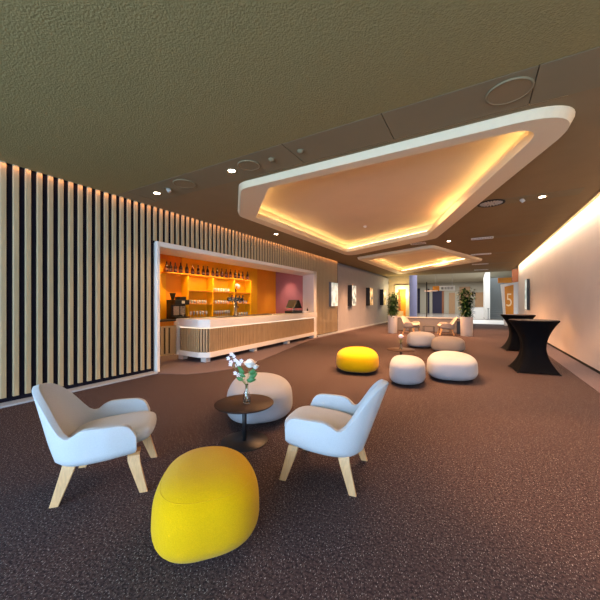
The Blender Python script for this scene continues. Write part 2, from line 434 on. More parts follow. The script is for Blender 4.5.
def disc(name, x, y, r, label, cat, m='panel'):
    t = thing(name, label, cat, (x, y, CH-.004))
    bm = bmesh.new(); lathe(bm, [(r, 0), (r, -.012), (r-.015, -.016), (r-.022, -.010)], n=40); obj('rim', bm, 'panel', t, True)
    bm = bmesh.new(); lathe(bm, [(0, -.010), (r-.02, -.010)], n=40); obj('mesh_cover', bm, 'ceiling', t)
disc('ceiling_speaker', -4.38, 3.62, .19, 'round ceiling speaker cover next to the leftmost lit downlight', 'speaker')
disc('ceiling_speaker', -2.96, 3.62, .17, 'round ceiling speaker cover just right of the second lit downlight', 'speaker')
disc('ceiling_speaker', .28, 3.62, .20, 'largest round ceiling speaker cover, at the upper right of the near band', 'speaker')
for x, lab in ((-4.85, 'small swivel spotlight beside the leftmost lit downlight'), (.78, None)):
    yy = 3.64 if x < 0 else 7.51
    t = thing('swivel_spotlight', lab or 'small swivel spotlight beside the round air diffuser', 'ceiling light', (x, yy, CH-.005))
    bm = bmesh.new(); lathe(bm, [(0, -.002), (.06, -.002), (.07, -.01), (.075, 0)], n=24); obj('ring', bm, 'panel', t, True)
    bm = bmesh.new(); tube(bm, [(0, 0, 0), (.045, 0, -.06)], .035, 12); obj('lamp_head', bm, 'grille', t, True)
for x, lab in ((-2.55, 'small round detector on the near ceiling band, left one of the pair'), (-2.07, 'small round detector on the near ceiling band, right one of the pair')):
    bm = bmesh.new(); lathe(bm, [(0, -.035), (.03, -.033), (.045, -.012), (.05, 0)], x, 3.63, 20, cz=CH-.003)
    tag(obj('smoke_detector', bm, 'panel', smooth=True), lab, 'detector')
bm = bmesh.new(); lathe(bm, [(0, -.05), (.04, -.045), (.055, -.01), (.06, 0)], -2.9, 9.0, 20, cz=CH+.238)
tag(obj('smoke_detector', bm, 'white', smooth=True), 'small white detector inside the big glowing ceiling recess', 'detector')
# air diffusers
t = thing('air_diffuser', 'round grey swirl air diffuser on the ceiling right of the big recess', 'air vent', (.27, 7.5, CH-.005))
bm = bmesh.new(); lathe(bm, [(.25, 0), (.25, -.012), (.22, -.015), (.215, -.004)], n=36); obj('rim', bm, 'seam', t)
bm = bmesh.new(); lathe(bm, [(0, -.002), (.215, -.002)], n=36); obj('backing', bm, 'seam', t)
bm = bmesh.new()
for k in range(20):
    T = Matrix.Rotation(2*PI*k/20, 4, 'Z')
    box(bm, .07, -.012, -.012, .205, .012, -.004, T=T)
lathe(bm, [(0, -.012), (.05, -.012), (.05, -.002)], n=16)
obj('vanes', bm, 'grille', t)
def slot_vent(x, y, L, W, label):
    t = thing('slot_diffuser', label, 'air vent', (x, y, CH-.005))
    bm = bmesh.new()
    box(bm, -L/2, -W/2, -.014, L/2, -W/2+.025, 0); box(bm, -L/2, W/2-.025, -.014, L/2, W/2, 0)
    box(bm, -L/2, -W/2, -.014, -L/2+.025, W/2, 0); box(bm, L/2-.025, -W/2, -.014, L/2, W/2, 0)
    obj('frame', bm, 'white', t)
    bm = bmesh.new()
    for k in range(8): box(bm, -L/2+.03+(L-.06)*k/8, -W/2+.03, -.008, -L/2+.03+(L-.06)*(k+.5)/8, W/2-.03, -.002)
    obj('louvre', bm, 'grille', t)
slot_vent(.17, 11.42, .62, .26, 'white rectangular slot diffuser on the ceiling, nearest of the column of four')
slot_vent(.18, 15.15, .75, .26, 'white slot diffuser on the ceiling, second nearest of the column of four')
slot_vent(.19, 19.0, .75, .3, 'white slot diffuser on the ceiling, third of the column of four')
slot_vent(.28, 22.3, .75, .3, 'white slot diffuser on the ceiling, farthest of the column of four')
slot_vent(-1.75, 11.3, .5, .3, 'white slot diffuser squeezed between the two ceiling recesses')

# ================================================================== BAR
def slat_wall(bm, p, q, z0, z1, pitch, wd, dp, back=True):
    p, q = Vector((*p, 0)), Vector((*q, 0)); d = q-p; L = d.length; d.normalize(); nrm = Vector((d.y, -d.x, 0))
    T = Matrix((( d.x, nrm.x, 0, p.x), (d.y, nrm.y, 0, p.y), (0,0,1,0), (0,0,0,1)))
    n = int(L/pitch)
    for k in range(n+1):
        c = min(k*pitch + wd/2, L-wd/2)
        box(bm, c-wd/2, 0, z0, c+wd/2, dp, z1, 0, T)
    if back: box(bm, 0, -.03, z0, L, .002, z1, 1, T)
bar = thing('bar_counter', 'long white-topped bar counter with oak slat front and chamfered left end', 'bar', (0,0,0))
plan = [(-5.95, 11.86), (-6.62, 11.86), (-6.62, 6.1), (-6.95, 6.1), (-6.95, 5.55), (-6.72, 5.42), (-5.98, 5.36), (-5.74, 5.52)]
plan = ccw(plan)
front = rounded([(-5.95, 11.86), (-6.62, 11.86), (-6.62, 6.1), (-6.90, 6.1), (-6.90, 5.42), (-5.98, 5.36), (-5.74, 5.52)][::1], [.01,.01,.01,.01,.02,.12,.05], 6)
front = ccw(front)
bm = bmesh.new(); prism(bm, front, .88, 1.075); obj('top_band', bm, 'white', bar, bevel=.006)
bm = bmesh.new(); prism(bm, offset(front, -.03), 1.075, 1.085); obj('worktop', bm, 'pale_top', bar)
bm = bmesh.new(); prism(bm, offset(front, -.04), .845, .88); obj('light_strip', bm, 'led_bar', bar)
bm = bmesh.new(); prism(bm, offset(front, -.055), .25, .845); obj('carcass', bm, 'slat_back', bar)
bm = bmesh.new()
slat_wall(bm, (-6.70, 5.43), (-5.98, 5.40), .26, .85, .068, .042, .03, False)
slat_wall(bm, (-5.80, 5.52), (-6.00, 11.80), .26, .85, .068, .042, .035, False)
slat_wall(bm, (-5.96, 5.41), (-5.80, 5.50), .26, .85, .068, .042, .03, False)
obj('slat_front', bm, 'slat_bar', bar)
bm = bmesh.new(); prism(bm, front, .13, .26)
box(bm, -6.93, 5.38, .13, -6.78, 5.46, 1.0)
obj('plinth', bm, 'white', bar, bevel=.006)
for (x, y) in ((-6.80, 5.55), (-5.95, 5.55), (-5.98, 7.5), (-6.02, 9.5), (-6.08, 11.6)):
    bm = bmesh.new(); box(bm, x-.09, y-.06, 0, x+.09, y+.09, .13); obj('foot', bm, 'pale_top', bar)
# slatted gate beside the counter
gate = thing('bar_gate', 'low pale slatted gate between the portal and the bar counter', 'gate', (-6.85, 4.35, 0))
bm = bmesh.new(); slat_wall(bm, (0, 0), (0, 1.02), .2, .86, .14, .09, .03); g = obj('slats', bm, ['slat', 'slat_back'], gate)
bm = bmesh.new(); box(bm, -.04, 0, .16, .03, 1.02, .2); obj('rail', bm, 'slat', gate)
bm = bmesh.new(); box(bm, -.04, 0, .86, .03, 1.02, .9); obj('rail', bm, 'slat', gate)

# back shelving, shelves open to the front
shelf = thing('shelf_unit', 'yellow lit back-bar shelving with bottles above and glasses below', 'shelves', (-8.38, 0, 0))
Ys = [6.02, 6.80, 7.88, 8.99, 9.99]
bm = bmesh.new(); box(bm, 0, 6.80, 1.0, .02, 10.8, 3.1); obj('back_panel', bm, 'yellow_paint', shelf)
bm = bmesh.new(); box(bm, 0, 5.9, 1.0, .05, 6.18, 2.85); obj('back_panel', bm, 'yellow_paint', shelf)
bm = bmesh.new(); box(bm, 0.05, 6.02, 2.40, .34, 10.01, 2.44); obj('shelf_board', bm, 'shelf', shelf)
for a, b in zip(Ys[1:], Ys[2:]):
    for z in (1.91, 1.47):
        bm = bmesh.new(); box(bm, .02, a+.02, z-.025, .32, b-.02, z); obj('shelf_board', bm, 'shelf', shelf)
for y in Ys[1:-1]:
    bm = bmesh.new(); box(bm, .02, y-.02, 1.0, .33, y+.02, 2.40); obj('divider', bm, 'yellow_paint', shelf)
bm = bmesh.new(); box(bm, .02, 9.97, 1.0, .33, 10.01, 2.40); obj('divider', bm, 'yellow_paint', shelf)
bm = bmesh.new(); box(bm, .03, 6.83, 2.385, .06, 7.8, 2.40); obj('light_strip', bm, 'shelf', shelf)
back = thing('back_counter', 'dark back counter under the shelving behind the bar', 'counter', (-8.38, 0, 0))
bm = bmesh.new(); box(bm, 0, 5.5, .96, .68, 11.6, 1.0); obj('worktop', bm, 'worktop', back)
bm = bmesh.new(); box(bm, 0, 5.5, .1, .62, 11.6, .96); obj('cabinet', bm, 'orange', back)
bm = bmesh.new(); box(bm, 0, 5.55, 0, .55, 11.55, .1); obj('plinth', bm, 'black', back)
# lamps inside the bar
for y in (6.0, 7.2, 8.4, 9.6):
    spot('bar_lamp', (-7.55, y, 3.15), 60, (1, .62, .25), 2.2, .6)
spot('bar_lamp', (-7.6, 11.8, 3.15), 80, (1, .72, .62), 1.3, .8)
area('bar_strip', (-8.0, 8.2, 2.36), (0, 0, 0), .05, 3.3, 6, (1, .7, .35))

# bottles on the top shelf
bt = thing('bottle', 'dark brown bottle in the row on the top shelf of the bar', 'bottle', (-8.2, 6.05, 2.44), 0, 'bottles on the top bar shelf')
bm = bmesh.new(); lathe(bm, [(0, 0), (.046, 0), (.048, .01), (.048, .15), (.040, .19), (.018, .225), (.015, .29), (.018, .295), (.018, .30), (0, .30)], n=14); obj('glass_body', bm, 'bottle', bt, True)
bm = bmesh.new(); lathe(bm, [(.0495, .045), (.0495, .12)], n=14); obj('paper_label', bm, 'label', bt, True)
first = True
for y in (6.12, 6.27, 6.43, 6.64, 6.89, 7.12, 7.33, 7.56, 7.79, 8.02, 8.23, 8.48, 8.7, 8.92, 9.18, 9.41, 9.65, 9.92):
    b = bt if first else copy_tree(bt); first = False
    b.location = (-8.2 + random.uniform(-.03, .03), y, 2.44); b.rotation_euler.z = random.uniform(0, 6)
    s = random.choice((1.1, 1.14, 1.06)); b.scale = (s, s, s)
# glasses
bm = bmesh.new(); lathe(bm, [(0, 0), (.033, 0), (.038, .12), (.035, .12), (.030, .012), (0, .012)], n=12); g0 = obj('tumbler', bm, 'thin_glass', smooth=True)
bm = bmesh.new(); lathe(bm, [(0, 0), (.033, 0), (.033, .004), (.005, .008), (.005, .09), (.03, .12), (.038, .17), (.033, .22), (.030, .22), (.034, .17), (.026, .125), (0, .1)], n=12); g1 = obj('wine_glass', bm, 'thin_glass', smooth=True)
used = {}
def glasses(src, y0, y1, n, z, x, label, cat, grp):
    for k in range(n):
        if src.name not in used: o = src; used[src.name] = 1
        else: o = src.copy(); C.objects.link(o)
        o.location = (x + random.uniform(-.01, .01), y0 + (y1-y0)*k/(n-1), z); tag(o, label, cat, grp)
glasses(g0, 6.85, 7.65, 8, 1.47, -8.2, 'clear tumbler in the row on the left bay middle shelf of the bar', 'glass', 'tumblers, left bay middle shelf')
glasses(g1, 6.85, 7.65, 7, 1.0, -8.15, 'clear stemmed glass in the row on the back counter, left shelf bay', 'glass', 'stemmed glasses, left bay counter')
glasses(g0, 7.9, 8.8, 8, 1.91, -8.2, 'clear tumbler in the row on the centre bay upper shelf of the bar', 'glass', 'tumblers, centre bay upper shelf')
glasses(g0, 7.9, 8.8, 8, 1.47, -8.2, 'clear tumbler in the row on the centre bay middle shelf of the bar', 'glass', 'tumblers, centre bay middle shelf')
glasses(g1, 7.9, 8.8, 9, 1.0, -8.15, 'clear stemmed glass in the row on the back counter, centre shelf bay', 'glass', 'stemmed glasses, centre bay counter')
glasses(g0, 9.25, 9.85, 5, 1.47, -8.2, 'clear tumbler in the row on the right bay middle shelf of the bar', 'glass', 'tumblers, right bay middle shelf')
glasses(g0, 9.05, 9.85, 6, 1.0, -8.15, 'clear tumbler in the row on the back counter, right shelf bay', 'glass', 'tumblers, right bay counter')
# white flower vase on the upper right shelf
fv = thing('vase_of_flowers', 'small dark vase of white flowers on the right bay upper shelf behind the bar', 'flowers', (-8.2, 9.2, 1.91))
bm = bmesh.new(); lathe(bm, [(0, 0), (.04, 0), (.055, .06), (.03, .13), (.035, .15), (0, .15)], n=14); obj('vase', bm, 'black', fv, True)
for k in range(7):
    bm = bmesh.new(); bmesh.ops.create_icosphere(bm, subdivisions=2, radius=.055, matrix=Matrix.Translation((random.uniform(-.05, .05), random.uniform(-.12, .15), .24+random.uniform(-.06, .09))))
    for v in bm.verts: v.co += v.normal*random.uniform(-.008, .012)
    obj('flower', bm, 'petal', fv, True)

# coffee machine
cm = thing('coffee_machine', 'black bean-to-cup coffee machine at the left end of the back counter', 'coffee machine', (-8.05, 6.40, 1.0))
bm = bmesh.new(); box(bm, -.22, -.34, .04, .02, .36, .62); box(bm, .02, -.34, .46, .22, .36, .62); box(bm, -.22, -.34, 0, .24, .36, .08); obj('body', bm, 'black', cm, bevel=.015)
bm = bmesh.new(); box(bm, .02, -.26, .12, .06, .02, .42); box(bm, .02, .06, .12, .06, .30, .42); obj('front_panel', bm, 'steel', cm, bevel=.006)
bm = bmesh.new(); lathe(bm, [(.05, .62), (.11, .82), (.11, .84), (0, .84)], -.05, -.2, 16); obj('bean_hopper', bm, 'black', cm, True)
bm = bmesh.new(); box(bm, -.15, 0, .62, .12, .28, .72); obj('cup_rack', bm, 'blackmetal', cm)
bm = bmesh.new(); lathe(bm, [(0, 0), (.03, 0), (.04, .08), (.035, .08), (.025, .01), (0, .01)], .14, .12, 14, cz=.08); obj('cup', bm, 'pale_top', cm, True)
bm = bmesh.new(); tube(bm, [(.14,.12,.46),(.14,.12,.36)], .02, 10)
obj('spout', bm, 'steel', cm, True)
bm = bmesh.new(); box(bm, .215, -.02, .50, .225, .12, .59); obj('display', bm, 'pale_top', cm)
cm.scale = (.9, .78, .95)
# beer tap tower
tp = thing('beer_tap', 'steel T-shaped beer tap tower standing on the bar counter', 'beer tap', (-6.3, 7.07, 1.101))
bm = bmesh.new(); lathe(bm, [(0, 0), (.07, 0), (.07, .015), (.055, .03), (.052, .50), (0, .52)], n=20); obj('column', bm, 'steel', tp, True)
bm = bmesh.new(); tube(bm, [(0, -.30, .50), (0, .30, .50)], .062, 16); obj('crossbar', bm, 'steel', tp, True)
for k, y in enumerate((-.24, -.08, .08, .24)):
    bm = bmesh.new(); tube(bm, [(0, y, .50), (.09, y, .50), (.10, y, .40)], .014, 8); f = obj('faucet', bm, 'steel', tp, True)
    bm = bmesh.new(); tube(bm, [(.07, y, .51), (.09, y, .62)], [.014, .022], 10); obj('handle', bm, 'black', f, True)
bm = bmesh.new(); lathe(bm, [(0, 0), (.035, 0), (.035, .012), (0, .012)], n=14); 
for v in bm.verts: v.co = Vector((v.co.z+.036, v.co.x+.06, v.co.y+.27))
obj('badge', bm, 'brown_panel', tp)
bm = bmesh.new(); box(bm, -6.55, 6.3, 1.086, -6.1, 8.7, 1.10); tag(obj('drip_mat', bm, 'worktop', bevel=.004), 'long dark drip tray lying on the bar counter under the beer tap', 'drip tray')
# point of sale terminal: two back-to-back screens on a base
ps = thing('cash_register', 'dark two-screen cash register standing at the right end of the bar', 'cash register', (-6.3, 10.55, 1.085))
bm = bmesh.new(); box(bm, -.2, -.42, 0, .18, .32, .10); obj('cash_drawer', bm, 'black', ps, bevel=.008)
bm = bmesh.new(); tube(bm, [(0, -.05, .1), (0, -.05, .30)], .035, 12); box(bm, -.1, -.15, .1, .1, .08, .12); obj('stand', bm, 'steel', ps)
for sg in (-1, 1):
    T = Matrix.Translation((0, -.05+sg*.17, .36)) @ Matrix.Rotation(sg*.62, 4, 'X')
    bm = bmesh.new(); box(bm, -.2, -.02, -.19, .2, .02, .19, T=T); f = obj('screen', bm, 'black', ps, bevel=.006)
    bm = bmesh.new(); T2 = T @ Matrix.Translation((0, sg*.022, 0)); box(bm, -.18, -.002, -.165, .18, .002, .165, T=T2); obj('glass_face', bm, 'stem', f)
bm = bmesh.new(); box(bm, -6.22, 11.0, 1.086, -6.05, 11.3, 1.15); tag(obj('napkin_holder', bm, 'white', bevel=.01), 'small white napkin stack beside the cash register', 'napkins')
bm = bmesh.new(); lathe(bm, [(0, 0), (.03, 0), (.03, .14), (.012, .17), (.012, .2), (0, .2)], -6.2, 11.45, 12, cz=1.086); tag(obj('pump_bottle', bm, 'black', smooth=True), 'small dark bottle at the far right end of the bar', 'bottle')

# ================================================================== SCREENS ON THE WALLS
def image_mat(name, seed, a, b, c, s):
    m = bpy.data.materials.new(name); m.use_nodes = True; nt = m.node_tree; N = nt.nodes; L = nt.links
    bs = N['Principled BSDF']; tc = N.new('ShaderNodeTexCoord'); n = N.new('ShaderNodeTexNoise'); n.noise_dimensions = '4D'
    n.inputs['W'].default_value = seed; n.inputs['Scale'].default_value = 3.2; n.inputs['Detail'].default_value = 5
    L.new(tc.outputs['Object'], n.inputs['Vector'])
    r = N.new('ShaderNodeValToRGB'); e = r.color_ramp.elements; e[0].position = .38; e[1].position = .62; e[0].color = hexc(a); e[1].color = hexc(c)
    k = e.new(.5); k.color = hexc(b)
    L.new(n.outputs['Fac'], r.inputs[0]); L.new(r.outputs[0], bs.inputs['Base Color']); L.new(r.outputs[0], bs.inputs['Emission Color'])
    bs.inputs['Emission Strength'].default_value = s
    return m
M['img1'] = image_mat('display_picture_pale', 1, '9fb5ae', 'c9d6d0', 'e8efec', .3)
M['img2'] = image_mat('display_picture_blue', 5, '5f7d88', 'b9cdd2', 'e2e8e6', .2)
M['img3'] = image_mat('display_picture_amber', 9, '4a4638', 'b49a5c', 'e0dcc2', .15)
def screen(x, y0, y1, z0, z1, im, label, side=1, d=.22, casing='black'):
    t = thing('wall_display', label, 'display', (x, y0, z0), 0, None)
    L = y1-y0; H = z1-z0
    bm = bmesh.new(); box(bm, 0, 0, 0, side*d, L, H); obj('casing', bm, casing, t, bevel=.006)
    bm = bmesh.new(); box(bm, side*(d+.001), .02, .02, side*(d+.006), L-.02, H-.02); obj('picture', bm, im, t)
screen(-6.0, 13.2, 14.0, 1.32, 2.47, 'img1', 'upright pale glowing display box hung on the oak slats', casing='partition', d=.12)
screen(-6.02, 15.7, 16.35, 1.32, 2.45, 'img2', 'upright wall display with bluish picture, first on the grey wall', d=.24)
screen(-6.02, 18.85, 19.5, 1.32, 2.45, 'img3', 'upright wall display with amber picture, middle one on the grey wall', d=.26)
screen(-6.02, 22.1, 22.75, 1.32, 2.45, 'img3', 'upright wall display nearest the tall potted plant on the grey wall', d=.26)
screen(2.23, 18.2, 18.85, 1.15, 2.65, 'img1', 'slim dark display box hung on the white right wall', side=-1, d=.12)
bm = bmesh.new(); box(bm, -6.02, 20.9, .42, -6.0, 21.0, .52); tag(obj('wall_socket', bm, 'grille', bevel=.004), 'tiny wall socket low on the grey left wall', 'socket')

# ================================================================== POUFS
def pouf(x, y, a, b, h, rz, m, label, wob=.04, ph=0.0, tilt=0, group=None, seam=.74, n=2.4, pe=3.5):
    t = thing('pouf', label, 'pouf', (x, y, 0), rz, group)
    NT, NP = 64, 26
    def pt(th, p, grow=0):
        ct, st = math.cos(th), math.sin(th)
        r = 1/((abs(ct)**n+abs(st)**n)**(1/n)) * (1 + wob*math.cos(3*th+ph))
        e = 2/pe
        rr = max(0, math.sin(p))**e; c = math.cos(p); zz = -(abs(c)**e)*(1 if c > 0 else -1)
        Z = h/2 + h/2*zz
        fl = 1 + .03*(1 - 2*Z/h)
        return Vector(((a+grow)*r*ct*rr*fl, (b+grow)*r*st*rr*fl, Z + .004 + tilt*(Z/h)*ct*rr))
    bm = bmesh.new(); rings = []
    for k in range(NP+1):
        p = PI*k/NP
        if k in (0, NP): rings.append([bm.verts.new(pt(0, p if k else 0))])
        else: rings.append([bm.verts.new(pt(2*PI*i/NT, p)) for i in range(NT)])
    for A, B in zip(rings, rings[1:]):
        for i in range(NT):
            j = (i+1) % NT
            if len(A) == 1: bm.faces.new((A[0], B[j], B[i]))
            elif len(B) == 1: bm.faces.new((A[i], A[j], B[0]))
            else: bm.faces.new((A[i], A[j], B[j], B[i]))
    obj('cushion', bm, m, t, True)
    # find profile angle at the seam height
    best = min((abs(pt(0, PI*k/400).z - seam*h), PI*k/400) for k in range(200, 400))[1]
    bm = bmesh.new(); tube(bm, [pt(2*PI*i/80, best, -.001) for i in range(80)], .0028, 6, closed=True)
    obj('seam', bm, m, t, True)
    bm = bmesh.new(); prism(bm, [(pt(2*PI*i/40, PI*.06).x*.98, pt(2*PI*i/40, PI*.06).y*.98) for i in range(40)], 0, .012); obj('base', bm, 'black', t)
    return t
def va(x, y): return math.atan2(y, x) - PI/2
pouf(-1.54, 1.455, .32, .385, .45, va(-1.54, 1.455), 'pouf_yellow', 'bright yellow pouf nearest the camera, in front of the round side table', ph=1.2, seam=.86, pe=3.1)
pouf(-2.60, 3.40, .435, .66, .45, va(-2.6, 3.4), 'pouf_white', 'pale grey pouf behind the near round side table and its flower vase', ph=.5)
pouf(-2.32, 6.66, .455, .68, .46, va(-2.32, 6.66), 'pouf_yellow', 'yellow pouf standing in the middle distance between bar and pale poufs', ph=2)
pouf(-1.15, 6.10, .322, .52, .46, va(-1.15, 6.1), 'pouf_white', 'small pale grey pouf directly in front of the far round side table', ph=.3)
pouf(-.44, 6.98, .455, .72, .46, va(-.44, 6.98), 'pouf_white', 'wide pale pouf right of the small pale pouf, nearest the black tall tables', ph=1)
pouf(-1.66, 11.25, .46, .7, .48, va(-1.66, 11.25), 'pouf_white', 'pale pouf behind the far side table, in front of the beige armchairs', ph=.2)
pouf(-.75, 10.44, .46, .55, .45, va(-.75, 10.44), 'pouf_grey', 'taupe grey pouf, the darkest one, behind the wide pale pouf', ph=1.5)

# ================================================================== ROUND SIDE TABLES
def side_table(x, y, label, h=.42, r=.315):
    t = thing('side_table', label, 'table', (x, y, 0))
    bm = bmesh.new(); lathe(bm, [(0, h-.018), (r-.01, h-.018), (r, h-.010), (r, h-.004), (r-.004, h), (0, h)], n=64); obj('table_top', bm, 'walnut', t, True)
    bm = bmesh.new(); lathe(bm, [(0, .01), (.024, .01), (.024, h-.018), (0, h-.018)], n=20); obj('pole', bm, 'blackmetal', t, True)
    bm = bmesh.new(); lathe(bm, [(0, 0), (.245, 0), (.25, .004), (.248, .010), (.03, .014), (0, .014)], n=56); obj('base', bm, 'blackmetal', t, True)
side_table(-2.175, 2.585, 'round dark brown side table between the two pale near armchairs')
side_table(-1.51, 7.35, 'far round dark brown side table behind the small pale pouf')

# ================================================================== NEAR VASE AND FLOWERS
VX, VY, VZ = -2.147, 2.59, .4205
bm = bmesh.new(); lathe(bm, [(0, 0), (.036, 0), (.040, .006), (.041, .06), (.036, .10), (.018, .14), (.015, .19), (.019, .20), (.016, .20), (.012, .19), (.015, .14), (.032, .10), (.036, .06), (.035, .012), (0, .012)], n=24)
vase = obj('bottle_vase', bm, 'glass', smooth=True); vase.location = (VX, VY, VZ); tag(vase, 'clear glass bottle vase on the near round side table', 'vase')
bq = thing('flower_bouquet', 'white rose and small orchids in the bottle vase on the near table', 'flowers', (VX, VY, VZ))
# image-right in the room frame at this heading
ex = Vector((.868, .497, 0)); ey = Vector((-.497, .868, 0))
def L3(a, b, z): return ex*a + ey*b + Vector((0, 0, z))
def leaf(bm, p, d, L, W, up=Vector((0, 0, 1)), bend=.25, mi=0):
    d = d.normalized(); s = d.cross(up)
    if s.length < .05: s = Vector((1, 0, 0))
    s.normalize(); nn = s.cross(d); rows = []
    for k, (t, w) in enumerate(((0, .05), (.25, .8), (.5, 1), (.75, .7), (1, .03))):
        c = p + d*L*t - nn*bend*L*t*t
        rows.append([bm.verts.new(c - s*W*w/2 + nn*W*.12*w), bm.verts.new(c), bm.verts.new(c + s*W*w/2 + nn*W*.12*w)])
    for a, b in zip(rows, rows[1:]):
        bm.faces.new((a[0], a[1], b[1], b[0])).material_index = mi; bm.faces.new((a[1], a[2], b[2], b[1])).material_index = mi
def rose(name, c, r, m, parent):
    bm = bmesh.new()
    for ring, (n, rr, tilt) in enumerate(((3, .25, .1), (5, .5, .3), (6, .75, .6), (8, 1.0, .95))):
        for k in range(n):
            a = 2*PI*(k+ring*.4)/n; d = Vector((math.cos(a), math.sin(a), 0)); s = Vector((-math.sin(a), math.cos(a), 0))
            rows = []
            for i in range(5):
                v = i/4; out = rr*r*(.35+.65*math.sin(v*1.5)) * (.6+.6*tilt*v); zz = r*(-.55+ (1.25-.5*tilt)*v)
                w = r*.62*math.sin(.35+2.3*v)*(.55+.5*rr)
                rows.append([bm.verts.new(c + d*out*(1 if j == 1 else .82) + s*w*(j-1) + Vector((0,0,zz))) for j in range(3)])
            for A, B in zip(rows, rows[1:]):
                for j in range(2): bm.faces.new((A[j], A[j+1], B[j+1], B[j]))
    bmesh.ops.create_icosphere(bm, subdivisions=2, radius=r*.78, matrix=Matrix.Translation(c))
    return obj(name, bm, m, parent, True)
heads = [(.03, 0, .41), (.085, .01, .39), (-.165, 0, .51), (-.13, .02, .44), (-.19, 0, .46), (-.12, -.02, .33), (-.08, .03, .42)]
for h in heads:
    bm = bmesh.new(); tube(bm, [L3(0, 0, .02), L3(h[0]*.05, h[1]*.1, .18), L3(h[0]*.6, h[1]*.6, .18+(h[2]-.18)*.6), L3(*h)], .0022, 6); obj('stem', bm, 'stem_green', bq, True)
rose('rose', L3(.035, 0, .425), .066, 'petal', bq)
rose('rose', L3(.092, .02, .385), .036, 'petal', bq)
def blossom(c, r, parent):
    bm = bmesh.new()
    for k in range(5):
        a = 2*PI*k/5 + random.random()*.4; d = (ex*math.cos(a) + Vector((0,0,1))*math.sin(a) - ey*.25)
        leaf(bm, c, d, r, r*.75, up=ey, bend=.1)
    bmesh.ops.create_icosphere(bm, subdivisions=1, radius=r*.18, matrix=Matrix.Translation(c))
    obj('orchid_blossom', bm, 'petal_pink', parent, True)
for a, b, z in ((-.20, 0, .48), (-.165, 0, .525), (-.145, .01, .50), (-.18, .02, .41), (-.17, 0, .44), (-.10, 0, .44), (-.08, 0, .42), (-.11, .02, .40), (-.12, -.02, .325), (-.09, 0, .30), (-.06, .01, .45), (-.125, 0, .46)):
    blossom(L3(a, b, z), .026, bq)
for a, z, L, W, dx in ((-.01, .28, .10, .045, -1), (.0, .25, .10, .05, .8), (.02, .26, .11, .055, 1), (-.02, .32, .10, .04, -.5), (.02, .33, .09, .04, .9), (-.03, .34, .09, .04, -.3), (.0, .24, .09, .05, 1.2), (-.03, .25, .09, .045, -.9), (.03, .30, .09, .04, .6)):
    bm = bmesh.new(); leaf(bm, L3(a, -.01, z), L3(dx, random.uniform(-.5, .2), random.uniform(0, .8)), L, W, up=ey*-1); obj('leaf', bm, 'leaf_light', bq, True, solid=.0006)
# far vase
bm = bmesh.new(); lathe(bm, [(0, 0), (.03, 0), (.034, .07), (.016, .12), (.016, .15), (.013, .15), (.013, .12), (.028, .07), (.026, .01), (0, .01)], n=20)
v2 = obj('bottle_vase', bm, 'glass', smooth=True); v2.location = (-1.51, 7.33, .4205); tag(v2, 'small clear glass vase on the far round side table', 'vase')
b2 = thing('flower_bouquet', 'single pinkish white bloom with yellowish greenery in the far table vase', 'flowers', (-1.51, 7.33, .4205))
rose('rose', Vector((0, 0, .30)), .062, 'petal_pink', b2)
bm = bmesh.new(); tube(bm, [(0, 0, .02), (0, 0, .28)], .005, 6); obj('stem', bm, 'stem_green', b2)
bm = bmesh.new()
for k in range(10): leaf(bm, Vector((0, 0, .13+.012*k)), Vector((math.cos(k*2.4), math.sin(k*2.4), .5)), .08, .04)
obj('leaves', bm, 'stem_green', b2)

